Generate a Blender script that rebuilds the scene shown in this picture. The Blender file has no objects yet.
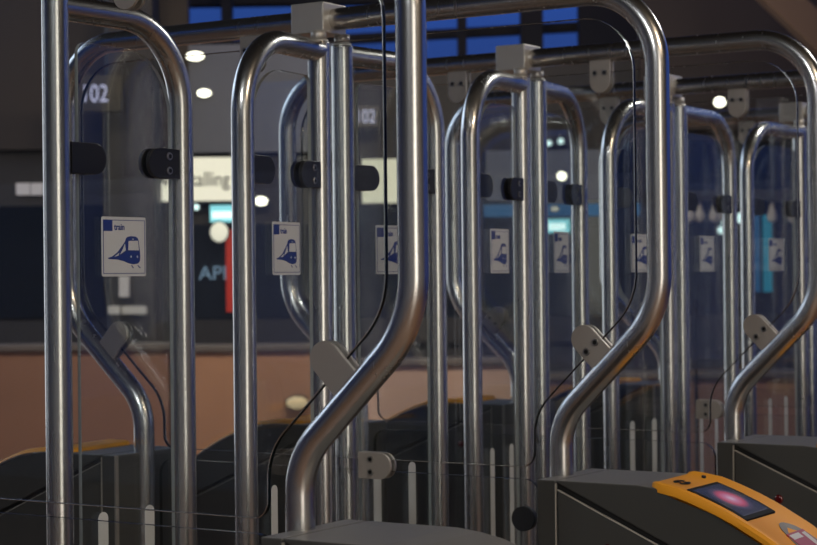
import bpy, bmesh, math
from mathutils import Vector, Matrix
C = bpy.context.scene.collection
PI = math.pi

# ------------------------------------------------------------------ camera numbers (metres, floor z = 0)
PW, PH, FPX = 817, 545, 1841.18
CAM = Vector((-2.3671, -2.2534, 1.405))
YAW, PIT, ROL = 0.5642, 0.0022, -0.0107
F = Vector((math.cos(PIT)*math.cos(YAW), math.cos(PIT)*math.sin(YAW), math.sin(PIT)))
_rt = Vector((math.sin(YAW), -math.cos(YAW), 0)); _up = _rt.cross(F)
RT = math.cos(ROL)*_rt + math.sin(ROL)*_up
UP = -math.sin(ROL)*_rt + math.cos(ROL)*_up
def at(u, v, D):                       # point of the place seen at a pixel, D metres ahead
    return CAM + (F + RT*((u-PW/2)/FPX) - UP*((v-PH/2)/FPX))*D

# ------------------------------------------------------------------ gate numbers
P = .89
Z0 = 1.405
WIDE = 1.2329
XS = [0, P, 2*P, 3*P, (3+WIDE)*P]
DP = .0441                              # post offset either side of the pane
R = .0238                               # tube radius
H = .5535 + Z0
LS = .7642
LBN, LBF = .548, .533
ZA, ZB, ZC = -.0729+Z0, -.2875+Z0, -.397+Z0
ZL = .482 + Z0
A = .3204

# ------------------------------------------------------------------ materials
def newmat(name):
    m = bpy.data.materials.new(name); m.use_nodes = True
    nt = m.node_tree; b = nt.nodes['Principled BSDF']
    return m, nt, b
def mat(name, col, rough=.5, metal=0, emit=None, es=0, noise=0, nscale=30, bump=0, spec=.5, coat=0):
    m, nt, b = newmat(name)
    b.inputs['Base Color'].default_value = (*col, 1)
    b.inputs['Roughness'].default_value = rough
    b.inputs['Metallic'].default_value = metal
    b.inputs['Specular IOR Level'].default_value = spec
    b.inputs['Coat Weight'].default_value = coat
    if emit:
        b.inputs['Emission Color'].default_value = (*emit, 1); b.inputs['Emission Strength'].default_value = es
    if noise or bump:
        tc = nt.nodes.new('ShaderNodeTexCoord')
        n = nt.nodes.new('ShaderNodeTexNoise'); n.inputs['Scale'].default_value = nscale; n.inputs['Detail'].default_value = 4
        nt.links.new(tc.outputs['Object'], n.inputs['Vector'])
        if noise:
            mx = nt.nodes.new('ShaderNodeMix'); mx.data_type = 'RGBA'
            mx.inputs[6].default_value = (*[c*(1-noise) for c in col], 1)
            mx.inputs[7].default_value = (*[min(1, c*(1+noise)) for c in col], 1)
            nt.links.new(n.outputs['Fac'], mx.inputs[0]); nt.links.new(mx.outputs[2], b.inputs['Base Color'])
        if bump:
            bp = nt.nodes.new('ShaderNodeBump'); bp.inputs['Strength'].default_value = bump; bp.inputs['Distance'].default_value = .002
            nt.links.new(n.outputs['Fac'], bp.inputs['Height']); nt.links.new(bp.outputs['Normal'], b.inputs['Normal'])
    return m
def steel(name, col, rough, stretch=(220, 220, 4), amp=.07):
    m, nt, b = newmat(name)
    b.inputs['Metallic'].default_value = 1
    b.inputs['Base Color'].default_value = (*col, 1)
    tc = nt.nodes.new('ShaderNodeTexCoord'); mp = nt.nodes.new('ShaderNodeMapping')
    mp.inputs['Scale'].default_value = stretch
    n = nt.nodes.new('ShaderNodeTexNoise'); n.inputs['Scale'].default_value = 1; n.inputs['Detail'].default_value = 3
    nt.links.new(tc.outputs['Object'], mp.inputs['Vector']); nt.links.new(mp.outputs['Vector'], n.inputs['Vector'])
    mr = nt.nodes.new('ShaderNodeMapRange')
    mr.inputs['To Min'].default_value = rough-amp; mr.inputs['To Max'].default_value = rough+amp
    nt.links.new(n.outputs['Fac'], mr.inputs['Value']); nt.links.new(mr.outputs['Result'], b.inputs['Roughness'])
    return m
def glass(name, tint, refl=1.0, base=.0):
    m = bpy.data.materials.new(name); m.use_nodes = True
    nt = m.node_tree; nt.nodes.clear()
    out = nt.nodes.new('ShaderNodeOutputMaterial')
    tr = nt.nodes.new('ShaderNodeBsdfTransparent'); tr.inputs['Color'].default_value = (*tint, 1)
    gl = nt.nodes.new('ShaderNodeBsdfGlossy'); gl.inputs['Roughness'].default_value = .02
    gl.inputs['Color'].default_value = (refl, refl, refl, 1)
    lw = nt.nodes.new('ShaderNodeLayerWeight'); lw.inputs['Blend'].default_value = .5
    pw = nt.nodes.new('ShaderNodeMath'); pw.operation = 'POWER'; pw.inputs[1].default_value = 5
    ml = nt.nodes.new('ShaderNodeMath'); ml.operation = 'MULTIPLY_ADD'; ml.inputs[1].default_value = .95; ml.inputs[2].default_value = .045
    nt.links.new(lw.outputs['Facing'], pw.inputs[0]); nt.links.new(pw.outputs[0], ml.inputs[0])
    mx = nt.nodes.new('ShaderNodeMixShader')
    nt.links.new(ml.outputs[0], mx.inputs[0]); nt.links.new(tr.outputs[0], mx.inputs[1]); nt.links.new(gl.outputs[0], mx.inputs[2])
    nt.links.new(mx.outputs[0], out.inputs['Surface'])
    return m
M = {}
M['steel'] = steel('brushed_steel', (.63, .625, .615), .27, (60, 60, 3), .012)
M['block'] = steel('satin_steel', (.56, .53, .49), .36, (6, 6, 160))
M['plate'] = steel('clamp_steel', (.44, .40, .36), .42, (120, 120, 120), .04)
for k_ in ('block', 'plate'): M[k_].node_tree.nodes['Principled BSDF'].inputs['Metallic'].default_value = .5
M['glass'] = glass('clear_glass', (.975, .985, .98))
M['edge'] = mat('glass_edge', (.008, .012, .012), .25, spec=.15)
M['edge2'] = mat('polished_glass_edge', (.34, .36, .35), .2, spec=.8)
M['gap2'] = mat('dark_rubber', (.035, .036, .04), .6)
M['black'] = mat('black_plastic', (.012, .012, .013), .38)
M['screw'] = steel('screw_steel', (.35, .34, .33), .3)
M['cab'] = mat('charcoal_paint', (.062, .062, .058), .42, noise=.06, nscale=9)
M['top'] = mat('lit_charcoal_top', (.16, .157, .15), .45, noise=.05, nscale=12)  # lighter charcoal: brightness of light on the top put into colour
M['gap'] = mat('shadow_joint', (.004, .004, .004), .6)
M['trim'] = steel('bright_trim', (.55, .53, .50), .30)
M['seam'] = mat('pale_seam', (.46, .44, .40), .4)  # bright highlight of the chrome trim put into a pale colour
M['yellow'] = mat('yellow_plastic', (.85, .36, .025), .5, noise=.05, nscale=6, spec=.18)
M['screenframe'] = mat('screen_bezel', (.006, .006, .006), .6, spec=.1)
M['sensor'] = mat('red_sensor_lens', (.10, .003, .004), .15, coat=.5)
M['navy'] = mat('navy_ink', (.012, .035, .22), .4)
M['white'] = mat('sticker_white', (.62, .63, .66), .5)
M['frost'] = mat('frosted_film', (.58, .60, .60), .55)
M['padgrey'] = mat('reader_pad_grey', (.20, .19, .18), .5)
M['magenta'] = mat('label_magenta', (.32, .01, .06), .45)
M['ink'] = mat('black_ink', (.01, .01, .012), .5)
def screen_mat():
    m, nt, b = newmat('reader_screen')
    b.inputs['Base Color'].default_value = (.01, .01, .015, 1); b.inputs['Roughness'].default_value = .2; b.inputs['Specular IOR Level'].default_value = .15
    tc = nt.nodes.new('ShaderNodeTexCoord'); mp = nt.nodes.new('ShaderNodeMapping')
    mp.inputs['Location'].default_value = (.0, .0, 0); mp.inputs['Scale'].default_value = (19, 22, 19)
    g = nt.nodes.new('ShaderNodeTexGradient'); g.gradient_type = 'SPHERICAL'
    nt.links.new(tc.outputs['Object'], mp.inputs['Vector']); nt.links.new(mp.outputs['Vector'], g.inputs['Vector'])
    cr = nt.nodes.new('ShaderNodeValToRGB'); e = cr.color_ramp.elements
    e[0].position = 0; e[0].color = (.035, .035, .045, 1)
    e[1].position = 1; e[1].color = (.70, .52, .66, 1)
    k = cr.color_ramp.elements.new(.22); k.color = (.10, .075, .11, 1)
    k = cr.color_ramp.elements.new(.45); k.color = (.55, .10, .16, 1)
    k = cr.color_ramp.elements.new(.75); k.color = (.62, .25, .40, 1)
    nt.links.new(g.outputs['Fac'], cr.inputs['Fac']); nt.links.new(cr.outputs['Color'], b.inputs['Emission Color'])
    b.inputs['Emission Strength'].default_value = .6
    return m
M['screen'] = screen_mat()

# ------------------------------------------------------------------ mesh helpers
def tag(o, label=None, cat=None, group=None, kind=None):
    if label: o['label'] = label
    if cat: o['category'] = cat
    if group: o['group'] = group
    if kind: o['kind'] = kind
    return o
def mesh_of(name, bm, mats):
    me = bpy.data.meshes.new(name); bm.normal_update(); bm.to_mesh(me); bm.free()
    for m in (mats if isinstance(mats, (list, tuple)) else [mats]): me.materials.append(m)
    return me
def link(name, me, parent=None, loc=None, rotz=0):
    o = bpy.data.objects.new(name, me); C.objects.link(o)
    if parent: o.parent = parent
    if loc: o.location = loc
    if rotz: o.rotation_euler = (0, 0, rotz)
    return o
def empty(name, loc, rotz=0):
    o = bpy.data.objects.new(name, None); C.objects.link(o); o.empty_display_size = .1
    o.location = loc; o.rotation_euler = (0, 0, rotz); return o
def smooth(bm, ang=40):
    bm.normal_update()
    for f in bm.faces: f.smooth = True
    for e in bm.edges:
        if len(e.link_faces) == 2 and e.calc_face_angle(0) > math.radians(ang): e.smooth = False
def fillet(pts, radii, n=10):
    pts = [Vector(p) for p in pts]; out = [pts[0]]
    for i in range(1, len(pts)-1):
        r = radii[i] if isinstance(radii, (list, tuple)) else radii
        a = (pts[i-1]-pts[i]).normalized(); b = (pts[i+1]-pts[i]).normalized()
        ang = a.angle(b); t = r/math.tan(ang/2)
        c = pts[i] + (a+b).normalized()*(r/math.sin(ang/2))
        s, e = pts[i]+a*t-c, pts[i]+b*t-c
        tot = s.angle(e)
        for k in range(n+1):
            w = k/n
            out.append(c + (s*math.sin((1-w)*tot)+e*math.sin(w*tot))/math.sin(tot))
    out.append(pts[-1]); return out
def fillet_loop(pts, radii, n=6):
    pts = [Vector(p) for p in pts]; out = []; N = len(pts)
    for i in range(N):
        r = radii[i] if isinstance(radii, (list, tuple)) else radii
        if r <= 0: out.append(pts[i]); continue
        a = (pts[i-1]-pts[i]).normalized(); b = (pts[(i+1) % N]-pts[i]).normalized()
        ang = a.angle(b); t = r/math.tan(ang/2)
        c = pts[i] + (a+b).normalized()*(r/math.sin(ang/2))
        s, e = pts[i]+a*t-c, pts[i]+b*t-c; tot = s.angle(e)
        for k in range(n+1):
            w = k/n; out.append(c + (s*math.sin((1-w)*tot)+e*math.sin(w*tot))/math.sin(tot))
    return out
def sweep(bm, path, r, seg=28, cap=True):
    path = [Vector(p) for p in path]
    path = [path[0], path[0]+(path[1]-path[0]).normalized()*.004] + path[1:-1] + [path[-1]+(path[-2]-path[-1]).normalized()*.004, path[-1]]
    N = len(path); tan = []
    for i in range(N):
        d = (path[min(i+1, N-1)]-path[i]).normalized() + (path[i]-path[max(i-1, 0)]).normalized()
        tan.append(d.normalized())
    nrm = tan[0].orthogonal().normalized(); rings = []
    for i in range(N):
        nrm = (nrm - tan[i]*nrm.dot(tan[i])).normalized(); bi = tan[i].cross(nrm)
        rings.append([bm.verts.new(path[i]+(nrm*math.cos(2*PI*k/seg)+bi*math.sin(2*PI*k/seg))*r) for k in range(seg)])
    for i in range(N-1):
        for k in range(seg):
            f = bm.faces.new((rings[i][k], rings[i][(k+1) % seg], rings[i+1][(k+1) % seg], rings[i+1][k])); f.smooth = True
    if cap:
        bm.faces.new(rings[0][::-1]); bm.faces.new(rings[-1])
    return bm
def box(bm, x0, x1, y0, y1, z0, z1, bev=0, seg=2, mi=0):
    n0 = len(bm.faces)
    vs = [bm.verts.new((x, y, z)) for x in (x0, x1) for y in (y0, y1) for z in (z0, z1)]
    idx = [(0, 1, 3, 2), (4, 6, 7, 5), (0, 4, 5, 1), (2, 3, 7, 6), (0, 2, 6, 4), (1, 5, 7, 3)]
    fs = [bm.faces.new([vs[i] for i in f]) for f in idx]
    for f in fs: f.material_index = mi
    if bev:
        es = list({e for f in fs for e in f.edges})
        bmesh.ops.bevel(bm, geom=es, offset=bev, segments=seg, affect='EDGES', profile=.5)
    return bm
def prism(bm, outline, ax, c0, c1, mi=0, side=0, bev=0):
    """outline: 2D points; ax 0: (y,z) along x, ax 1: (x,z) along y, ax 2: (x,y) along z"""
    def V(p, c):
        a, b = p[0], p[1]
        return (c, a, b) if ax == 0 else (a, c, b) if ax == 1 else (a, b, c)
    A_ = [bm.verts.new(V(p, c0)) for p in outline]; B_ = [bm.verts.new(V(p, c1)) for p in outline]
    n = len(outline); fs = []
    f0 = bm.faces.new(A_[::-1]); f1 = bm.faces.new(B_); f0.material_index = f1.material_index = mi
    for i in range(n):
        f = bm.faces.new((A_[i], A_[(i+1) % n], B_[(i+1) % n], B_[i])); f.material_index = side; fs.append(f)
    bmesh.ops.recalc_face_normals(bm, faces=[f0, f1]+fs)
    if bev:
        es = list(set(f0.edges) | set(f1.edges))
        bmesh.ops.bevel(bm, geom=es, offset=bev, segments=2, affect='EDGES', profile=.5)
    return bm
def cyl(bm, p0, p1, r0, r1=None, seg=20, mi=0):
    r1 = r0 if r1 is None else r1
    p0, p1 = Vector(p0), Vector(p1); d = (p1-p0).normalized(); a = d.orthogonal().normalized(); b = d.cross(a)
    g = [[bm.verts.new(p+(a*math.cos(2*PI*k/seg)+b*math.sin(2*PI*k/seg))*r) for k in range(seg)] for p, r in ((p0, r0), (p1, r1))]
    for k in range(seg):
        f = bm.faces.new((g[0][k], g[0][(k+1) % seg], g[1][(k+1) % seg], g[1][k])); f.smooth = True; f.material_index = mi
    bm.faces.new(g[0][::-1]).material_index = mi; bm.faces.new(g[1]).material_index = mi
    return bm
def text_mesh(txt, size, depth, m, name, width=None, bold=0):
    cu = bpy.data.curves.new(name, 'FONT'); cu.body = txt; cu.size = size; cu.extrude = depth; cu.align_x = 'LEFT'; cu.offset = size*bold
    o = bpy.data.objects.new(name, cu); C.objects.link(o)
    dg = bpy.context.evaluated_depsgraph_get(); dg.update()
    me = bpy.data.meshes.new_from_object(o.evaluated_get(dg))
    bpy.data.objects.remove(o); bpy.data.curves.remove(cu)
    xs = [v.co.x for v in me.vertices]; x0, x1 = min(xs), max(xs)
    s = (width/(x1-x0)) if width else 1
    for v in me.vertices:                       # stand the text up: x right, z up, facing -y
        x, y, z = (v.co.x-x0)*s, v.co.y, v.co.z
        v.co = (x, -z, y)
    me.materials.clear(); me.materials.append(m); me.name = name
    return me

# ------------------------------------------------------------------ barrier frame meshes
SH = dict(zA=ZA, zB=ZB)
fp = fillet([(0, -LBN, 0), (0, -LBN, ZB), (0, -LS, ZA), (0, -LS, H), (0, LS, H), (0, LS, ZA), (0, LBF, ZB), (0, LBF, 0)],
            [0, .13, .18, .15, .15, .18, .13, 0], 14)
me_tube = mesh_of('frame_tube', sweep(bmesh.new(), fp, R, 32), M['steel'])
def pane_outline(inset):
    def off(y0, z0, y1, z1): pass
    i = inset; e = i*math.tan(math.radians(22.5))
    zb = Z0-.386
    return [(-LBN+.012+i, zb), (-LBN+.012+i, ZB+e-.01), (-LS+i, ZA+e), (-LS+i, H-i), (LS-i, H-i), (LS-i, ZA+e), (LBF-.012-i, ZB+e-.01), (LBF-.012-i, zb)]
po = fillet_loop([(0, a, b) for a, b in pane_outline(.048)], [.03, .11, .14, .11, .11, .14, .11, .03], 8)
bm = prism(bmesh.new(), [(p.y, p.z) for p in po], 0, -.005, .005, 0, 1, .0011); bm.normal_update()
for f in bm.faces:
    if f.normal.z < -.9: f.material_index = 2  # pale bottom edge: its bright line of light put into colour
    elif .2 < abs(f.normal.x) < .97: f.material_index = 3  # steel chamfer faces added for the bright lines along the glass
    elif abs(f.normal.x) <= .2: f.material_index = 1
    else: f.material_index = 0
me_pane = mesh_of('glass_pane', bm, [M['glass'], M['edge'], M['edge2'], M['steel']])
lo = fillet_loop([(0, -.50, .12), (0, -.50, Z0-.410), (0, .485, Z0-.410), (0, .485, .12)], [0, .035, .035, 0], 6)
me_lower = mesh_of('lower_glass_pane', prism(bmesh.new(), [(p.y, p.z) for p in lo], 0, -.005, .005, 0, 1), [M['glass'], M['edge']])
def post_mesh():
    bm = bmesh.new()
    sweep(bm, [(0, 0, .004), (0, 0, H-.052)], R, 28)
    cyl(bm, (0, 0, 0), (0, 0, .012), .05, .05, 28)
    return mesh_of('post', bm, M['steel'])
me_post = post_mesh()
def collar_mesh():
    bm = bmesh.new(); cyl(bm, (0, 0, H-.056), (0, 0, H-.047), .0205, .0205); cyl(bm, (0, 0, H-.047), (0, 0, H-.028), .017, .017)
    return mesh_of('collar', bm, M['block'])
me_collar = collar_mesh()
me_block = mesh_of('connector_block', box(bmesh.new(), -.0435, .0435, -.012, .073, H-.031, H+.034, .0025), M['block'])
def dplate(bm, L=.082, W=.056, t0=.0055, t1=.0125, mi=0):
    """D shaped plate pair: root at origin, grows along +y, width along z, thickness along x"""
    r = W/2; out = [(0, -r)] + [(L-r+r*math.sin(a), -r*math.cos(a)) for a in [PI*k/14 for k in range(15)]] + [(0, r)]
    for s in (-1, 1):
        prism(bm, out, 0, s*t0, s*t1, mi, mi, .0012)
    # neck between the two plates, at the root
    box(bm, -t0, t0, 0, .014, -r*.8, r*.8, 0, mi=mi)
    return bm
me_clamp = mesh_of('glass_clamp', dplate(bmesh.new()), M['plate'])
me_bclamp = mesh_of('glass_clamp_black', dplate(bmesh.new(), .086, .056, .0055, .014), M['black'])
def screw_mesh(x, y, dz, nm):
    bm = bmesh.new()
    for s in (-1,):
        cyl(bm, (s*x, y, dz), (s*(x+.0022), y, dz), .0076, .0068, 16)
        cyl(bm, (s*(x+.0022), y, dz), (s*(x+.0026), y, dz), .0046, .0046, 6, 1)
    return mesh_of(nm, bm, [M['screw'], M['gap']])
me_screw = [screw_mesh(.0125, .032, s*.0135, 'screw') for s in (-1, 1)]
me_bscrew = [screw_mesh(.014, .03, s*.0135, 'screw') for s in (-1, 1)]
def clamp(parent, loc, rot, black=False, label=None, screws=True):
    o = link('glass_clamp', me_bclamp if black else me_clamp, parent, loc); o.rotation_euler = rot
    for ms in ((me_bscrew if black else me_screw) if screws else ()): link('screw', ms, o)
    if label: o['label'] = label
    return o
me_disc = mesh_of('disc_clamp', cyl(bmesh.new(), (-.008, 0, 0), (.008, 0, 0), .025, .025, 32), M['gap2'])

FL = ["steel barrier frame nearest the viewer, its S-bend tube leaving the photo at the top",
      "steel barrier frame whose boxy connector is largest, at the top left of centre",
      "steel barrier frame with its boxy connector at the top, right of the middle",
      "steel barrier frame with its connector half hidden behind a thick upright tube, right of centre",
      "farthest steel barrier frame, its post pair close to the right edge of the photo"]
for i, X in enumerate(XS):
    fr = empty('barrier_frame', (X, 0, 0)); tag(fr, FL[i], 'gate frame', 'steel barrier frames')
    link('frame_tube', me_tube, fr)
    for s in ((1,) if i == 0 else (-1, 1)):
        px = s*DP - (.004 if i == 0 else 0); link('post', me_post, fr, (px, 0, 0)); link('collar', me_collar, fr, (px, 0, 0))
    link('connector_block', me_block, fr)
    link('glass_pane', me_pane, fr); link('lower_glass_pane', me_lower, fr)
    # clamps on the slanting part of each S-bend
    for s in (-1, 1):
        lb = LBN if s < 0 else LBF
        my, mz = s*(lb+LS)/2, (ZA+ZB)/2+.003
        n = Vector((-s*(ZA-ZB), (LS-lb))).normalized()
        ang = math.atan2(n.y, n.x)
        clamp(fr, (0, my+n.x*.017, mz+n.y*.017), (ang, 0, 0), screws=not (i == 0 and s < 0 or i == 1 and s > 0))
        clamp(fr, (0, s*.207, H-.019), (-PI/2, 0, 0))
        if s < 0 and i in (1, 3, 4): clamp(fr, (0, -.068, Z0-.399), (PI, 0, 0))
    if i == 1: link('disc_clamp', me_disc, fr, (0, -.462, Z0-.49))

# ------------------------------------------------------------------ cabinets (built pointing to -y, the far ones turned round)
CX0, CX1 = -.102, .132
T0_, TS = .546, .587
prof = [(.50, -.397), (.76, -.397), (.80, -.401), (.84, -.4085), (.875, -.420), (.915, -.4355), (.954, -.453), (1.02, -.489), (1.10, -.545), (1.18, -.612), (1.26, -.70)]
prof = [(t, z+Z0) for t, z in prof]
def zt(t):
    for (a, za), (b, zb) in zip(prof, prof[1:]):
        if a <= t <= b: return za+(zb-za)*(t-a)/(b-a)
    return prof[-1][1]
def zd(t): return Z0-.407-.44*(t-.594)          # diagonal joint
def cab_parts():
    d = {}
    bm = bmesh.new(); box(bm, CX0, CX1, -TS, -T0_, .0, ZC, .003); bm.normal_update()
    for f in bm.faces: f.material_index = 1 if f.normal.z > .5 else 0  # upward faces take the lightened charcoal
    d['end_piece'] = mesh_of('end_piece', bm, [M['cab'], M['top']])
    bm = bmesh.new(); ye = 1.27
    lower = [(-(TS+.004), 0), (-(TS+.004), zd(TS+.004)-.009), (-ye, zd(ye)-.009), (-ye, 0)]
    prism(bm, lower, 0, CX0, CX1, 0, 0, .002); d['lower_body'] = mesh_of('lower_body', bm, M['cab'])
    bm = bmesh.new()
    up = [(-(TS+.004), zd(TS+.004)+.004), (-(TS+.004), ZC)] + [(-t, z) for t, z in prof[1:]] + [(-1.26, zd(1.26)+.004)]
    if zd(1.26)+.004 > prof[-1][1]: up[-1] = (-1.262, prof[-1][1]-.002)
    prism(bm, up, 0, CX0, CX1, 0, 1, .0025); bm.normal_update()
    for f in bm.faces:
        f.material_index = 1 if f.normal.z > .5 else 0  # upward faces painted lighter, as if brightly lit
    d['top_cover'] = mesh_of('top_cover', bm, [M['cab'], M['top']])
    bm = bmesh.new(); prism(bm, [(-(TS+.004), .01), (-(TS+.004), ZC-.004), (-TS, ZC-.004), (-TS, .01)], 0, CX0+.006, CX1-.006); 
    e = .010
    prism(bm, [(-(TS+.004), zd(TS)-.01), (-(TS+.004), zd(TS)+.003), (-1.26, zd(1.26)+.003), (-1.26, zd(1.26)-.01)], 0, CX0+.006, CX1-.006)
    d['joint'] = mesh_of('joint', bm, M['gap'])
    bm = bmesh.new()
    a, b = TS+.0035, 1.268
    prism(bm, [(-a, zd(a)-.0088), (-a, zd(a)-.0103), (-b, zd(b)-.0103), (-b, zd(b)-.0088)], 0, CX0-.0008, CX1+.0008)
    d['diagonal_trim'] = mesh_of('diagonal_trim', bm, M['seam'])
    bm = bmesh.new(); prism(bm, [(-(TS+.0008), .01), (-(TS+.0008), ZC-.006), (-(TS-.0008), ZC-.006), (-(TS-.0008), .01)], 0, CX0-.0008, CX1+.0008)
    d['seam_trim'] = mesh_of('seam_trim', bm, M['seam'])
    bm = bmesh.new(); box(bm, CX0-.001, CX0+.009, -T0_-.004, -T0_+.002, .0, ZC-.001, .001)
    d['corner_trim'] = mesh_of('corner_trim', bm, M['plate'])
    for sx, nm in ((CX0, 'sensor_a'), (CX1, 'sensor_b')):
        s = -1 if sx < 0 else 1
        bm = bmesh.new()
        pts = [(r*math.cos(q), x) for q, r, x in []]
        bmesh.ops.create_uvsphere(bm, u_segments=24, v_segments=12, radius=.0108)
        for v in bm.verts: v.co = Vector((sx + s*.0 + v.co.x*.45, v.co.y-.698, v.co.z+Z0-.523))
        for f in bm.faces: f.smooth = True
        d[nm] = mesh_of('sensor_lens', bm, M['sensor'])
    bm = bmesh.new(); q = [(-t, z+.0008) for t, z in prof[2:]]
    prism(bm, q + [(y, z-.0045) for y, z in q[::-1]], 0, CX0-.0012, CX1+.0012); d['edge_trim'] = mesh_of('edge_trim', bm, M['trim'])
    return d
CP = cab_parts()
# card reader (yellow moulding on the sloping top)
RX0, RX1 = -.104, .122
def reader_mesh(t0=.784):
    bm = bmesh.new()
    t1 = 1.255
    xs = [RX0, RX0+.004, RX0+.013, RX0+.017, RX1-.030, RX1-.022, RX1-.006, RX1]
    hs = [.003, .0095, .0115, .0095, .0085, .0125, .0105, .003]
    ts = [t0, t0+.004, t0+.012, t0+.025] + ([.76] if t0 < .73 else []) + [.84, .858] + [.858+(.976-.858)*k/8 for k in range(1, 9)] + [.976+(t1-.976)*k/12 for k in range(1, 13)]
    rows = []
    for t in ts:
        k = max(0., 1-(t-t0)/.03); ins = .017*(1-math.sqrt(max(0, 1-k*k))) if k > 0 else 0
        row = []
        e = 1 if t-t0 > .011 else (.3 if t == t0 else .8)
        for x, h in zip(xs, hs):
            xx = x + (ins*(1 if x < 0 else -1))*(abs(x-.009)/.113)**3
            tt = t - .010*(x-RX0)/(RX1-RX0)*max(0, 1-(t-t0)/.055)
            row.append(bm.verts.new((xx, -tt, zt(t)+h*e)))
        rows.append(row)
    n = len(xs)
    for a, b in zip(rows, rows[1:]):
        for i in range(n-1): bm.faces.new((a[i], a[i+1], b[i+1], b[i]))
    # skirt down to just inside the cover
    loop = rows[0][:] + [r[-1] for r in rows[1:]] + rows[-1][-2::-1] + [r[0] for r in rows[-2:0:-1]]
    low = [bm.verts.new((v.co.x, v.co.y, v.co.z-.010)) for v in loop]
    m = len(loop)
    for i in range(m): bm.faces.new((loop[i], low[i], low[(i+1) % m], loop[(i+1) % m]))
    bm.faces.new(low)
    bmesh.ops.recalc_face_normals(bm, faces=bm.faces)
    smooth(bm, 35)
    return mesh_of('card_reader', bm, M['yellow'])
me_reader = reader_mesh(); me_reader_far = reader_mesh(.695)
def on_top(x, t, h): return Vector((x, -t, zt(t)+h))
def decal(pts, h0, h1, m, name):                 # small slab laid on the sloping reader top
    bm = bmesh.new()
    a = [bm.verts.new(on_top(x, t, h0)) for x, t in pts]; b = [bm.verts.new(on_top(x, t, h1)) for x, t in pts]
    n = len(pts); bm.faces.new(b); bm.faces.new(a[::-1])
    for i in range(n): bm.faces.new((a[i], a[(i+1) % n], b[(i+1) % n], b[i]))
    bmesh.ops.recalc_face_normals(bm, faces=bm.faces)
    return mesh_of(name, bm, m)
def rect(x0, x1, t0, t1): return [(x0, t0), (x1, t0), (x1, (t0+t1)/2), (x1, t1), (x0, t1), (x0, (t0+t1)/2)]
SX0, SX1, ST0, ST1 = -.080, .044, .864, .964
me_bezel = decal([(SX0-.010, ST0-.008), (SX1+.010, ST0-.008), (SX1+.010, .9), (SX1+.010, .94), (SX1+.010, ST1+.009), (SX0-.010, ST1+.009), (SX0-.010, .94), (SX0-.010, .9)], .004, .0126, M['screenframe'], 'screen_bezel')
def screen_mesh():
    bm = bmesh.new(); c = on_top((SX0+SX1)/2, (ST0+ST1)/2, .0132)
    ts = [ST0, .88, .90, .92, .94, .96, ST1]
    L = [bm.verts.new(on_top(SX0, t, .0130)-c) for t in ts]; Rr = [bm.verts.new(on_top(SX1, t, .0130)-c) for t in ts]
    for k in range(len(ts)-1): bm.faces.new((L[k], Rr[k], Rr[k+1], L[k+1]))
    L2 = [bm.verts.new(v.co-Vector((0, 0, .002))) for v in L]; R2 = [bm.verts.new(v.co-Vector((0, 0, .002))) for v in Rr]
    for k in range(len(ts)-1):
        bm.faces.new((L2[k], L2[k+1], R2[k+1], R2[k])); bm.faces.new((L[k], L[k+1], L2[k+1], L2[k])); bm.faces.new((Rr[k], R2[k], R2[k+1], Rr[k+1]))
    bm.faces.new((L[0], L2[0], R2[0], Rr[0])); bm.faces.new((L[-1], Rr[-1], R2[-1], L2[-1]))
    bmesh.ops.recalc_face_normals(bm, faces=bm.faces)
    return mesh_of('screen', bm, M['screen']), c
me_screen, screen_c = screen_mesh()
def ell(cx, ct, rx, rt, n=28, p=1.0): return [(cx+rx*math.cos(2*PI*k/n), ct+rt*math.sin(2*PI*k/n)) for k in range(n)]
me_pad = decal(ell(.015, 1.07, .052, .072), .004, .0108, M['padgrey'], 'reader_pad')
me_label = decal(rect(-.028, .055, 1.026, 1.10), .006, .0122, M['magenta'], 'pad_label')
me_labelw = decal(rect(-.024, .022, 1.030, 1.040), .008, .0128, M['white'], 'pad_label_band')
me_labelw2 = decal(rect(.034, .051, 1.032, 1.072), .008, .0128, M['white'], 'pad_label_panel')
# round black symbol: two hooks around a centre bar
def symbol_mesh():
    bm = bmesh.new()
    cx, ct, r0, r1 = -.036, .823, .009, .0235
    for a0, a1 in ((20, 165), (200, 345)):
        n = 12; o = [(cx+r1*math.cos(math.radians(a0+(a1-a0)*k/n)), ct+r1*.62*math.sin(math.radians(a0+(a1-a0)*k/n))) for k in range(n+1)]
        i = [(cx+r0*math.cos(math.radians(a0+(a1-a0)*k/n)), ct+r0*.62*math.sin(math.radians(a0+(a1-a0)*k/n))) for k in range(n, -1, -1)]
        bm.faces.new([bm.verts.new(on_top(x, t, .0106)) for x, t in o+i])
    for q in ((cx-.010, ct-.002), (cx+.004, ct+.002)):
        bm.faces.new([bm.verts.new(on_top(q[0]+dx, q[1]+dt, .0107)) for dx, dt in ((0, -.003), (.008, -.002), (.008, .002), (0, .003))])
    bmesh.ops.solidify(bm, geom=list(bm.faces), thickness=.0006)
    return mesh_of('symbol', bm, M['ink'])
me_symbol = symbol_mesh()
me_dot = decal(ell(.069, .822, .006, .004, 12), .008, .0125, M['ink'], 'status_mark')

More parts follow.
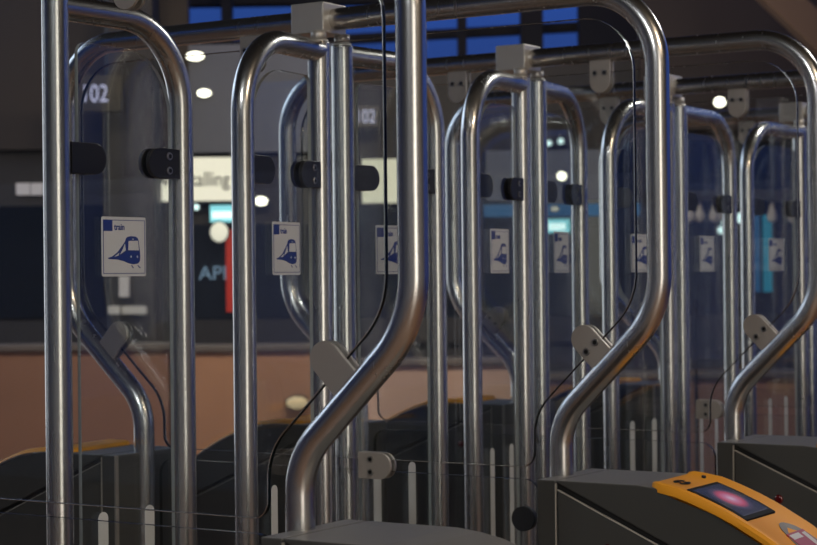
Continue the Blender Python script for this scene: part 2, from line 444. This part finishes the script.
def cabinet(X, near, label, reader=True):
    t = empty('gate_cabinet', (X, 0, 0))
    if not near: t.rotation_euler = (0, 0, PI); t.location.x = X+.030; t.location.y = -.014
    tag(t, label, 'ticket gate cabinet', 'ticket gate cabinets')
    for nm in ('lower_body', 'top_cover', 'end_piece', 'joint', 'diagonal_trim', 'seam_trim'): link(nm, CP[nm], t)
    if not near:
        link('edge_trim', CP['edge_trim'], t)
        o = link('corner_trim', CP['corner_trim'], t); o.location = (-(CX0+.009)+CX1, 0, 0)
    s = link('sensor_lens', CP['sensor_a'], t); s['label'] = 'round dark red sensor lens'
    s = link('sensor_lens', CP['sensor_b'], t); s['label'] = 'round dark red sensor lens'
    if reader:
        r = link('card_reader', me_reader if near else me_reader_far, t); r['label'] = 'yellow card reader moulding'
        link('screen_bezel', me_bezel, r); sc = link('screen', me_screen, r, screen_c); sc['label'] = 'lit screen glowing pink'
        link('reader_pad', me_pad, r); link('pad_label', me_label, r); link('pad_label_band', me_labelw, r); link('pad_label_panel', me_labelw2, r)
        link('symbol', me_symbol, r); link('status_mark', me_dot, r)
    return t
cabinet(XS[0], True, "grey cabinet top at the bottom centre, under the nearest S-bend tube, without yellow", False)
cabinet(XS[1], True, "charcoal cabinet at bottom right with the yellow reader and its lit screen in view")
cabinet(XS[2], True, "charcoal cabinet at the right edge behind the yellow reader, red sensor on its side")
cabinet(XS[3], True, "near-side charcoal cabinet of the fourth barrier, beyond the right edge of the photo")
cabinet(XS[4], True, "near-side charcoal cabinet of the farthest barrier, beyond the right edge of the photo")
cabinet(XS[0], False, "far-side charcoal cabinet of the nearest barrier, beyond the left edge of the photo")
cabinet(XS[1], False, "far charcoal cabinet at lower left, seen through the leftmost glass door")
cabinet(XS[2], False, "far charcoal cabinet left of centre, below the second train sticker")
cabinet(XS[3], False, "far charcoal cabinet behind the middle tubes, yellow edge against the pale wall")
cabinet(XS[4], False, "farthest charcoal cabinet, dark, seen between the tubes right of centre")

# ------------------------------------------------------------------ glass doors (local: +x from the hinge, facing -y)
def door_meshes(a):
    d = {}
    zb = .16
    path = fillet([(.0, 0, ZL), (a, 0, ZL), (a, 0, zb), (0, 0, zb)], [0, .155, .10, 0], 14)
    d['tube'] = mesh_of('door_tube', sweep(bmesh.new(), path, R*.97, 30), M['steel'])
    g = fillet_loop([(.046, 0, zb+.05), (.046, 0, Z0+.425), (a-.032, 0, Z0+.425), (a-.032, 0, zb+.05)], [.0, .02, .12, .08], 8)
    d['pane'] = mesh_of('door_pane', prism(bmesh.new(), [(p.x, p.z) for p in g], 1, -.004, .004, 0, 1), [M['glass'], M['edge2']])
    return d
DM = {round(a, 3): door_meshes(a) for a in (A, A*1.25)}
def stripe_mesh():
    w, zt_, zb = .0125, Z0-.4185, .30
    out = [(-w, zb)] + [(-w*math.cos(q), zt_-w+w*math.sin(q)) for q in [PI*k/12 for k in range(13)]] + [(w, zb)]
    return mesh_of('frosted_stripe', prism(bmesh.new(), out, 1, -.0052, -.0042), M['frost'])
me_stripe = stripe_mesh()
# sticker: x 0..w, z 0..h, front at -y
SW, SHh = .115, .1085
def S(px, py): return ((px-113)/269*SW, (1-(py-92)/378)*SHh)
def flat(polys, y0, y1, m, name):
    bm = bmesh.new()
    for pl in polys: prism(bm, pl, 1, y0, y1)
    return mesh_of(name, bm, m)
cr = fillet_loop([(0, 0, 0), (SW, 0, 0), (SW, 0, SHh), (0, 0, SHh)], .004, 4)
me_sticker = flat([[(p.x, p.z) for p in cr]], -.0052, -.0042, M['white'], 'train_sticker')
def ring(x0, x1, y0, y1, w):
    return [[S(x0, y0), S(x1, y0), S(x1, y0+w), S(x0, y0+w)], [S(x0, y1-w), S(x1, y1-w), S(x1, y1), S(x0, y1)],
            [S(x0, y0+w), S(x0+w*.8, y0+w), S(x0+w*.8, y1-w), S(x0, y1-w)], [S(x1-w*.8, y0+w), S(x1, y0+w), S(x1, y1-w), S(x1-w*.8, y1-w)]]
me_border = flat(ring(121, 376, 111, 453, 4), -.0056, -.0051, M['navy'], 'border_line')
me_square = flat([[S(122, 112), S(177, 112), S(177, 183), S(122, 183)]], -.0057, -.0051, M['navy'], 'blue_square')
body = [(150, 352), (172, 345), (205, 318), (238, 272), (254, 246), (259, 228), (268, 218), (292, 213), (318, 216), (330, 224), (336, 240), (343, 300), (346, 345),
        (343, 374), (330, 389), (305, 394), (275, 388), (240, 372), (205, 363), (152, 360)]
me_train = flat([[S(*q) for q in body]], -.0056, -.0051, M['navy'], 'train_pictogram')
me_twin = flat([[S(274, 244), S(331, 242), S(337, 304), S(271, 303)], [S(251, 262), S(256, 304), S(222, 330), S(238, 296)], [S(216, 320), S(212, 338), S(186, 346)],
                [S(284, 345), S(288, 336), S(293, 345), S(288, 354)], [S(322, 345), S(327, 336), S(332, 345), S(327, 354)], [S(296, 229), S(305, 229), S(305, 235), S(296, 235)]], -.0060, -.0055, M['white'], 'pictogram_window')
me_rail = flat([[S(288, 400), S(295, 400), S(306, 418), S(299, 418)], [S(327, 400), S(334, 400), S(349, 418), S(341, 418)]], -.0056, -.0051, M['navy'], 'rail_mark')
me_word = text_mesh('train', .0165, .0003, M['navy'], 'lettering', width=(250-187)/269*SW, bold=.02)
word_loc = (S(187, 0)[0], -.0054, S(0, 175)[1])

DL = {'L0': "glass door at far left with the largest train sticker, hung on the thick left post",
      'R1': "glass door with the second train sticker from the left, hung left of the biggest connector's posts",
      'L1': "glass door behind the nearest S-bend tube, its train sticker half hidden by that tube",
      'R2': "glass door with train sticker just left of the centre-right twin posts",
      'L2': "narrow-looking glass door just right of the centre-right twin posts, small train sticker",
      'R3': "glass door directly behind the second thick S-bend tube's upright, sticker on its left",
      'L3': "dim far glass door right of the second thick upright, faint sticker on dark background",
      'R4': "last glass door at the right edge, hung on the farthest post pair, faint sticker"}
def door(key, i, side, deg, a):
    t = empty('gate_door', (XS[i]+side*DP, 0, 0), -math.radians(deg)*1 if side > 0 else math.radians(deg))
    tag(t, DL[key], 'glass door', 'glass gate doors')
    m = DM[round(a, 3)]
    o = link('door_tube', m['tube'], t); p = link('door_pane', m['pane'], t)
    if side < 0: o.scale = (-1, 1, 1); p.scale = (-1, 1, 1)
    mid = a/2*.985
    if side > 0: x0 = mid-SW/2
    else: x0 = -mid-SW/2
    st = link('train_sticker', me_sticker, t, (x0, 0, Z0+.006)); st['label'] = 'white sticker with a blue train pictogram reading train'
    link('border_line', me_border, st); link('blue_square', me_square, st); link('lettering', me_word, st, word_loc)
    tp = link('train_pictogram', me_train, st); link('pictogram_window', me_twin, st); link('rail_mark', me_rail, st)
    for q in (-.0605, .0605):
        link('frosted_stripe', me_stripe, t, (side*mid+q, 0, 0))
    # black clamps: hinge side and free side
    zr = Z0+.217
    c = clamp(t, (side*.020, 0, zr), (0, 0, -PI/2 if side > 0 else PI/2), True, 'black glass clamp')
    c2 = clamp(t, (side*(a-.018), 0, zr), (0, 0, PI/2 if side > 0 else -PI/2), True, 'black glass clamp')
    for cc in (c, c2):
        pass
    return t
door('L0', 0, 1, 2.8, A); door('R1', 1, -1, 6.8, A)
door('L1', 1, 1, 7.0, A); door('R2', 2, -1, 6.5, A)
door('L2', 2, 1, -7.8, A); door('R3', 3, -1, -6.2, A)
door('L3', 3, 1, -1.0, A*1.25); door('R4', 4, -1, -4.6, A*1.25)

# ------------------------------------------------------------------ the station around the gates
def tile_floor():
    m, nt, b = newmat('station_paving')
    tc = nt.nodes.new('ShaderNodeTexCoord'); br = nt.nodes.new('ShaderNodeTexBrick')
    br.inputs['Scale'].default_value = 1.6; br.inputs['Color1'].default_value = (.30, .17, .10, 1); br.inputs['Color2'].default_value = (.25, .14, .085, 1)
    br.inputs['Mortar'].default_value = (.07, .055, .045, 1); br.inputs['Mortar Size'].default_value = .01; br.offset = 0
    nt.links.new(tc.outputs['Object'], br.inputs['Vector']); nt.links.new(br.outputs['Color'], b.inputs['Base Color'])
    b.inputs['Roughness'].default_value = .45
    return m
M['floor'] = tile_floor()
M['wall'] = mat('dark_cladding', (.017, .017, .020), .6, noise=.15, nscale=1.3)
M['brownwall'] = mat('brown_cladding', (.026, .018, .014), .6, noise=.25, nscale=.9)
M['greypanel'] = mat('reflection_and_display_grey', (.15, .175, .235), .6, noise=.12, nscale=2)  # also carries the grey of a reflected ceiling
M['darkwin'] = mat('dark_shop_glass', (.006, .009, .016), .12)
M['ledge'] = mat('grey_stone', (.10, .09, .085), .55, noise=.1, nscale=5)
M['plaster'] = mat('pale_plaster', (.33, .35, .39), .7, noise=.08, nscale=1.5)
M['roof'] = mat('roof_dark', (.022, .019, .017), .8)
M['beam'] = mat('roof_beam_brown', (.10, .066, .048), .6)
def emit(name, col, s): return mat(name, tuple(c*.5 for c in col), .5, emit=col, es=s)
M['e_warm'] = emit('lamp_warm', (1, .95, .78), 4)
M['e_sign'] = emit('white_glow', (1, .97, .80), .80)
M['e_low'] = emit('reflected_glow', (1, .82, .5), .32)  # glow standing in for a reflected spot of light
M['e_sign2'] = emit('cream_glow', (.95, .95, .74), .5)
M['e_cyan'] = emit('lightbox_cyan', (.30, .85, .95), .9)
M['e_wcyan'] = emit('lightbox_pale', (.75, 1, 1), 1.6)
M['e_blue'] = emit('blue_lit_strip', (.02, .16, .38), .35)
M['e_bcyan'] = emit('cyan_display', (.02, .35, .55), .35)
M['e_num'] = emit('numeral_reflection', (.60, .63, .95), .6)
M['e_api'] = emit('letter_glow_blue', (.25, .42, .62), .35)
M['e_red'] = emit('tail_red', (1, .12, .10), .5)
M['red'] = mat('red_enamel_glow', (.55, .035, .02), .4, emit=(.8, .03, .01), es=.12)  # emission brightens the enamel, the strip is no lamp
M['signink'] = mat('sign_ink', (.05, .05, .045), .6)

o = link('floor', mesh_of('floor', box(bmesh.new(), -12, 26, -14, 24, -.2, 0), M['floor'])); tag(o, kind='structure')

FYAW = YAW - PI/2                         # local axes of the facade: x right, y away, z up
def fbox(name, u0, u1, v0, v1, D, thick, m, parent=None, bev=0, v1_floor=False):
    """box standing on / in the facade, D metres ahead of the gates' near corner"""
    a = at((u0+u1)/2, (v0+v1)/2, D); w = (u1-u0)/FPX*D; h = (v1-v0)/FPX*D
    z1 = a.z+h/2; z0 = 0 if v1_floor else a.z-h/2
    bm = bmesh.new(); box(bm, -w/2, w/2, 0, thick, 0, z1-z0, bev)
    me = mesh_of(name, bm, m)
    if parent:
        loc = parent.matrix_basis.inverted() @ Vector((a.x, a.y, z0)); return link(name, me, parent, loc)
    return link(name, me, None, (a.x, a.y, z0), FYAW)
DF = 14.0
o = fbox('wall_back', -260, 1100, 62, 500, DF, .3, M['wall'], v1_floor=True); tag(o, kind='structure')
o = fbox('trim_1', -260, 188, -80, 150, DF-.12, .12, M['brownwall']); tag(o, kind='structure')
o = fbox('trim_2', 188, 336, 44, 152, DF-.10, .10, M['greypanel']); tag(o, kind='structure')  # grey of the ceiling mirrored in the glass, built as a panel
o = fbox('trim_3', 640, 1100, -40, 128, DF-.12, .12, M['brownwall']); tag(o, kind='structure')
o = fbox('window_1', -60, 104, 206, 318, DF-.03, .03, M['darkwin']); tag(o, kind='structure')
o = fbox('window_2', 190, 330, 224, 318, DF-.03, .03, M['darkwin']); tag(o, kind='structure')
o = fbox('window_3', 345, 480, 206, 318, DF-.03, .03, M['darkwin']); tag(o, kind='structure')
o = fbox('window_4', 484, 640, 150, 318, DF-.03, .03, M['darkwin']); tag(o, kind='structure')
o = fbox('window_5', 660, 860, 140, 330, DF-.03, .03, M['darkwin']); tag(o, kind='structure')
o = fbox('trim_4', -200, 1000, 318, 344, DF-.06, .06, M['wall']); tag(o, kind='structure')
# low walls in front of the facade
LW = [(-120, 168, 345, (.22, .12, .078), "reddish-brown low wall at the left behind the first glass door"),
      (176, 348, 345, (.36, .20, .12), "tan low wall seen below the second train sticker"),
      (352, 540, 359, (.44, .32, .27), "pale beige low wall behind the middle tubes"),
      (548, 900, 372, (.20, .115, .075), "dull brown low wall at the right, behind the farthest gates")]
for u0, u1, v0, col, lab in LW:
    D = 12.2
    a = at((u0+u1)/2, v0, D)
    w = empty('low_wall', (a.x, a.y, 0), FYAW); tag(w, lab, 'wall', 'low walls across the hall')
    mm = mat('low_wall_render', col, .6, noise=.13, nscale=2.2)
    W = (u1-u0)/FPX*D
    bm = bmesh.new(); box(bm, -W/2, W/2, 0, .35, 0, a.z-.045, .01); link('wall_body', mesh_of('wall_body', bm, mm), w)
    bm = bmesh.new(); box(bm, -W/2-.02, W/2+.02, -.03, .38, a.z-.045, a.z, .01); link('coping', mesh_of('coping', bm, M['ledge']), w)
# dark column added to cover the start of the reflected sign's lettering
o = fbox('hall_column', 106, 155, -60, 500, 13.3, .4, M['wall'], v1_floor=True, bev=.03); tag(o, "square dark column at the left end of the reflected white sign", 'column')

def wall_sign(u0, u1, v0, v1, D, mface, lab, cat='sign', name='sign_or_reflection', depth=.12):
    a = at((u0+u1)/2, (v0+v1)/2, D); w = (u1-u0)/FPX*D; h = (v1-v0)/FPX*D
    s = empty(name, a, FYAW); tag(s, lab, cat)
    bm = bmesh.new(); box(bm, -w/2-.008, w/2+.008, .01, depth, -h/2-.008, h/2+.008, .004); link('casing', mesh_of('casing', bm, M['black']), s)
    bm = bmesh.new(); box(bm, -w/2, w/2, 0, .012, -h/2, h/2); link('lit_face', mesh_of('lit_face', bm, mface), s)
    return s, w, h
s, w, h = wall_sign(136, 247, 157.5, 201, DF-.22, M['e_sign'], "reflection of a wide white lit sign reading rijwielstalling, upper left", depth=.2)  # glowing sign stands in for one mirrored in the glass
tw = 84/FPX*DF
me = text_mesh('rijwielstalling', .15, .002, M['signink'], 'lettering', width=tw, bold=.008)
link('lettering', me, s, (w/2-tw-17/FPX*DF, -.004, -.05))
s, w, h = wall_sign(362, 401, 159, 203, DF-.12, M['e_sign2'], "reflection of a cream lit panel behind the nearest S-bend tube's upright", depth=.1)  # glowing panel in place of a mirrored lit sign
s, w, h = wall_sign(606, 630, 162, 188, DF-.12, M['e_sign2'], "small pale lit box left of the second thick upright", depth=.1)
s, w, h = wall_sign(210, 235, 205, 222, DF-.12, M['e_cyan'], "small cyan and white lit sign under the white sign", depth=.1)
bm = bmesh.new(); box(bm, -w*.42, w*.42, -.004, 0, -h*.28, h*.12); link('white_band', mesh_of('white_band', bm, M['e_wcyan']), s)
s, w, h = wall_sign(547, 570, 219, 233, DF-.12, M['e_cyan'], "small cyan lit sign beside the narrow sticker right of centre", depth=.1)
bm = bmesh.new(); box(bm, -w*.42, w*.3, -.004, 0, -h*.3, h*.2); link('white_band', mesh_of('white_band', bm, M['e_wcyan']), s)
# reflected numerals built as glowing text on added dark boards
for (u, v, sc, lab) in ((84, 101, 1, "reflected 102 numerals glowing on an added dark board, upper left behind the first glass door"), (357, 124, .62, "small reflected 102 numerals glowing on an added dark board, right of the biggest connector's posts")):
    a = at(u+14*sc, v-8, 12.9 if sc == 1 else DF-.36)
    b = empty('number_reflection', a, FYAW); tag(b, lab, 'sign')
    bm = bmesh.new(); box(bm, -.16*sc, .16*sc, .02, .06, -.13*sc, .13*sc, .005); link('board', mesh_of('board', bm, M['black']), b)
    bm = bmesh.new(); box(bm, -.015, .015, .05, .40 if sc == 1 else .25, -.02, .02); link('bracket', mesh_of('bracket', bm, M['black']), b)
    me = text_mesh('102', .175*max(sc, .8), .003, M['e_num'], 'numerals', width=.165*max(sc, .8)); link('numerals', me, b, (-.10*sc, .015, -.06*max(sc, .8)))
s_a = at(213, 273, DF-.06); b = empty('shop_lettering', s_a, FYAW); tag(b, "blue glowing letters API on the dark shop window", 'sign')
me = text_mesh('API', .15, .004, M['e_api'], 'letters', width=27/FPX*DF); link('letters', me, b, (-.11, .01, -.05))

# lamps: shallow housings with glowing diffusers
def lamp(u, v, wpx, hpx, lab, m='e_warm', D=DF-.16, grp=None, back=.16):
    a = at(u, v, D); l = empty('wall_lamp', a, FYAW); tag(l, lab, 'lamp', grp)
    rx, rz = wpx/2/FPX*D, hpx/2/FPX*D
    bm = bmesh.new(); out = [(rx*1.12*math.cos(2*PI*k/24), rz*1.12*math.sin(2*PI*k/24)) for k in range(24)]
    prism(bm, out, 1, .012, back+.05); link('housing', mesh_of('housing', bm, M['black']), l)
    bm = bmesh.new(); bmesh.ops.create_uvsphere(bm, u_segments=20, v_segments=10, radius=1)
    for vv in bm.verts: vv.co = Vector((vv.co.x*rx, vv.co.y*min(rx, rz)*.5+.012, vv.co.z*rz))
    for f in bm.faces: f.smooth = True
    link('diffuser', mesh_of('diffuser', bm, M[m]), l); return l
G = 'small lamps on the far facade'
for u, v, wp, hp, lab, m in [
    (195, 56, 18, 9, "reflection of an oval white lamp high at upper left, above the white sign", 'e_warm'),  # glowing oval in place of a ceiling lamp mirrored in glass
    (204, 93, 14, 8, "reflection of a smaller oval lamp below the highest oval lamp at upper left", 'e_warm'),  # likewise a mirrored ceiling lamp, built as a glowing oval
    (261, 201, 13, 9, "oval lamp right of the white sign's lower corner", 'e_warm'),
    (154, 88, 6, 6, "tiny round lamp left of the first door's upright tube", 'e_warm'),
    (219, 232, 18, 20, "round greenish-white lamp under the cyan sign", 'e_sign'),
    (196, 207, 6, 6, "tiny lamp left of the cyan sign", 'e_wcyan'),
    (549, 143, 6, 6, "left one of two tiny lamps side by side right of centre", 'e_wcyan'),
    (561, 141, 6, 6, "right one of two tiny lamps side by side right of centre", 'e_wcyan'),
    (562, 176, 10, 9, "round white lamp just above the grey clamp right of centre", 'e_warm'),
    (555, 209, 8, 5, "small amber lamp above the second cyan sign", 'e_sign2'),
    (720, 102, 12, 10, "bright round lamp beside a grey clamp at upper right", 'e_warm'),
    (806, 120, 6, 7, "tiny lamp by the right edge near the top", 'e_warm'),
    (796, 194, 6, 6, "tiny lamp left of the right-edge posts, mid height", 'e_wcyan'),
    (723, 218, 5, 12, "upright bluish-white lamp in the dark right of the second thick upright", 'e_wcyan'),
    (721, 230, 6, 8, "bluish glow lamp just under the upright bluish-white lamp", 'e_wcyan'),
    (740, 218, 4, 11, "slim bluish lamp between the two dim door tubes at right", 'e_wcyan'),
    (315, 321, 11, 8, "dull red lamp low down, left of the biggest connector's posts", 'e_red')]:
    lamp(u, v, wp, hp, lab, m, grp=G)
lamp(297, 403, 22, 13, "soft warm oval reflected glow on the tan low wall", 'e_low', 12.1, G, .1)  # added glowing oval where light is only reflected
o = fbox('red_strip', 226, 233, 229, 312, DF-.09, .07, M['red']); tag(o, "upright red strip on the dark shopfront below the round greenish lamp", 'strip')
o = fbox('window_sign', 119, 129, 276, 297, 13.25, .04, M['white']); tag(o, "small upright white notice just below the largest train sticker", 'notice')
for u0, u1, lab in ((108, 120, "short pale bar left of two under the white notice"), (122, 146, "longer pale bar right of two under the white notice")):
    o = fbox('pale_bar', u0, u1, 306, 314, 13.25, .05, M['frost']); tag(o, lab, 'bar')
for u0, u1, lab in ((16, 30, "small white notice at the left edge, first of two"), (31, 43, "small white notice beside the left post, second of two")):
    o = fbox('wall_notice', u0, u1, 183, 195, DF-.05, .05, M['white']); tag(o, lab, 'notice')
o = fbox('blue_fascia', 484, 640, 204, 216, DF-.10, .08, M['e_blue']); tag(o, "dim blue lit strip on the far shopfront right of centre", 'light strip')
o = fbox('shop_display', 486, 600, 150, 200, DF-.05, .02, M['greypanel']); tag(o, "blue-grey shop display behind the glass right of centre", 'display')
for u0, u1, lab, m in ((764, 772, "bright cyan display strip in the dark at right", 'e_bcyan'), (750, 760, "dim blue display strip left of the cyan one", 'e_blue')):
    o = fbox('display_strip', u0, u1, 215, 292, DF-.08, .06, M[m]); tag(o, lab, 'display')
o = fbox('dark_rail', 664, 830, 190, 201, 12.6, .1, M['black']); 
o.name = 'hanging_rail'; tag(o, "dark horizontal rail crossing behind the farthest doors", 'rail')
# pale pear-shaped shades under the rail
bm = bmesh.new()
rings = [(.06, .004), (0, .008), (-.02, .014), (-.045, .016), (-.08, .03), (-.11, .036), (-.135, .03), (-.148, .008)]
prev = None
for z, r in rings:
    rg = [bm.verts.new((r*math.cos(2*PI*k/16), r*math.sin(2*PI*k/16), z)) for k in range(16)]
    if prev:
        for k in range(16): bm.faces.new((prev[k], prev[(k+1) % 16], rg[(k+1) % 16], rg[k])).smooth = True
    prev = rg
bm.faces.new(prev)
me_pear = mesh_of('shade', bm, mat('pale_shade', (.42, .41, .40), .5))
for k, (u, lab) in enumerate(((690, "first"), (700, "second"), (714, "third"), (724, "fourth"), (772, "fifth"), (792, "sixth"))):
    a = at(u, 201, 12.65)
    o = link('pendant_lamp', me_pear, None, a); tag(o, "%s small pale shade from the left under the dark rail at right" % lab, 'lamp', 'pale shades under the dark rail')
o = fbox('slim_stand', 694.5, 697.5, 300, 403, 8.6, .02, M['black'], v1_floor=True); tag(o, "slim dark stand behind the third diagonal tube at right", 'stand')

# unseen roof put over the gates to block sky light, beams under the dusk sky
o = link('ceiling', mesh_of('ceiling', box(bmesh.new(), -8, 6.5, -9, 4.4, 3.9, 4.1), M['roof'])); tag(o, kind='structure')
def beam(p0, p1, w, hh, m, lab, name='roof_beam'):
    p0, p1 = Vector(p0), Vector(p1); d = p1-p0; L = d.length
    bm = bmesh.new(); box(bm, 0, L, -w/2, w/2, -hh/2, hh/2, .008)
    o = link(name, mesh_of(name, bm, m), None, p0); o.rotation_euler = d.to_track_quat('X', 'Z').to_euler()
    return tag(o, lab, 'beam', 'dark roof beams')
beam(at(-40, -2, 17), at(860, -14, 17), .2, .22, M['roof'], "long dark roof beam along the very top of the view")
beam(at(150, 50, 17), at(860, 12, 17), .1, .09, M['roof'], "dark roof beam crossing the blue sky behind the top tubes")
for u0, u1, lab in ((222, 232, "dark upright against the blue sky left of the biggest connector"), (457, 466, "dark upright against the blue sky just right of the nearest upright tube"), (520, 542, "dark upright against the blue sky above the second connector"), (578, 640, "broad dark upright against the sky left of the second thick upright")):
    a = at((u0+u1)/2, 0, 16.5)
    bm = bmesh.new(); box(bm, -(u1-u0)/FPX*16.5/2, (u1-u0)/FPX*16.5/2, -.1, .1, 0, 4.4)
    o = link('roof_upright', mesh_of('roof_upright', bm, M['roof']), None, (a.x, a.y, 0), FYAW); tag(o, lab, 'beam', 'dark roof uprights')
beam(at(755, -25, 12), at(880, 92, 12), .16, .2, M['beam'], "brown slanting roof beam in the top right corner", 'slanting_beam')

# unseen hall walls put in for tube reflections, with added glow panels
o = link('wall_left', mesh_of('wall_left', box(bmesh.new(), -7.6, -7.3, -9, 12, 0, 2.1), M['plaster'])); tag(o, kind='structure')
o = link('wall_near', mesh_of('wall_near', box(bmesh.new(), -7.3, 4.0, -7.4, -7.1, 0, 2.1), M['plaster'])); tag(o, kind='structure')
o = link('wall_far_left', mesh_of('wall_far_left', box(bmesh.new(), -7.3, 6.8, 9.0, 9.3, 0, 3.9), M['plaster'])); tag(o, kind='structure')
for nm, b in (('trim_6', (-7.6, -7.3, -9, 12, 2.1, 3.9)), ('trim_7', (-7.3, 4.0, -7.4, -7.1, 2.1, 3.9)), ('trim_8', (-7.3, 6.8, 9.0, 9.3, 3.9, 7.5))):  # upper walls kept dark for dark reflections in the top tubes
    o = link(nm, mesh_of(nm, box(bmesh.new(), *b), M['wall'])); tag(o, kind='structure')
def glow_panel(name, bmbox, col, s):
    mm = emit(name+'_light', col, s); o = link(name, mesh_of(name, bmbox, mm)); tag(o, kind='structure'); return o
glow_panel('glow_panel_cream', box(bmesh.new(), -5.9, -3.1, -7.1, -7.06, .1, 3.85), (1, .92, .80), 3.0)  # unseen panel added for the cream stripe on the tubes
glow_panel('glow_panel_blue', box(bmesh.new(), -1.5, 6.6, 8.96, 9.0, 3.7, 7.2), (.66, .80, 1), 2.6)  # unseen panel added for the bluish edge on the slanting tubes
glow_panel('glow_panel_white', box(bmesh.new(), 1.6, 6.4, 8.96, 9.0, .3, 3.6), (.86, .92, 1), 1.5)  # unseen panel added for the white left edges of upright tubes

# ------------------------------------------------------------------ lights of the hall and added fill
def area(name, loc, target, size, watts, col, sy=None):
    L = bpy.data.lights.new(name, 'AREA'); L.energy = watts; L.color = col; L.size = size
    if sy: L.shape = 'RECTANGLE'; L.size_y = sy
    o = bpy.data.objects.new(name, L); C.objects.link(o); o.location = loc
    o.rotation_euler = (Vector(target)-Vector(loc)).to_track_quat('-Z', 'Y').to_euler(); return o
area('fill_lamp', (-3.4, -1.7, 3.85), (0.5, -.4, .9), .6, 72, (.96, .98, 1))  # added fill for the cabinet sides
area('fill_lamp', (-.2, -4.2, 3.85), (.6, -3.2, 0), .6, 85, (1, .78, .56))  # added warm fill, gives the tubes an orange floor to reflect
area('fill_lamp', (4.5, -1.5, 3.85), (2.0, -.3, 1), .5, 40, (1, .95, .88))  # added general fill
for u, wt in ((40, 22), (260, 36), (450, 45), (700, 14)):
    p = at(u, 100, 10.2); q = at(u, 400, 12.2)
    area('hall_downlight', (p.x, p.y, 3.4), (q.x, q.y, .7), .4, wt, (1, .78, .55))
area('fill_lamp', (-5.6, -2.5, 3.85), (-7.3, -2.0, 1.4), .5, 30, (.95, .97, 1))  # added to brighten the side wall that the tubes reflect
area('fill_lamp', (-.6, -5.4, 3.85), (-.4, -7.1, 1.4), .5, 22, (1, .9, .78))  # added to brighten the near wall that the tubes reflect
W = bpy.data.worlds.new('dusk'); bpy.context.scene.world = W; W.use_nodes = True
nt = W.node_tree; bg = nt.nodes['Background']
tc = nt.nodes.new('ShaderNodeTexCoord'); sp = nt.nodes.new('ShaderNodeSeparateXYZ'); cr_ = nt.nodes.new('ShaderNodeValToRGB')
nt.links.new(tc.outputs['Generated'], sp.inputs[0]); nt.links.new(sp.outputs['Z'], cr_.inputs['Fac'])
e = cr_.color_ramp.elements; e[0].position = 0; e[0].color = (.025, .034, .125, 1); e[1].position = 1; e[1].color = (.008, .02, .09, 1)
k = e.new(.2); k.color = (.02, .075, .34, 1)
nt.links.new(cr_.outputs['Color'], bg.inputs['Color']); bg.inputs['Strength'].default_value = 1.0

# ------------------------------------------------------------------ camera
cam = bpy.data.cameras.new('camera'); co = bpy.data.objects.new('camera', cam); C.objects.link(co)
cam.sensor_width = 36; cam.lens = FPX*36/PW; cam.clip_start = .05; cam.clip_end = 200
m4 = Matrix((RT, UP, -F)).transposed().to_4x4(); m4.translation = CAM; co.matrix_world = m4
cam.dof.use_dof = True; cam.dof.focus_distance = 3.25; cam.dof.aperture_fstop = 7.5
bpy.context.scene.camera = co
vs = bpy.context.scene.view_settings
vs.view_transform = 'Standard'; vs.look = 'None'; vs.exposure = 0; vs.gamma = 1; vs.use_curve_mapping = False
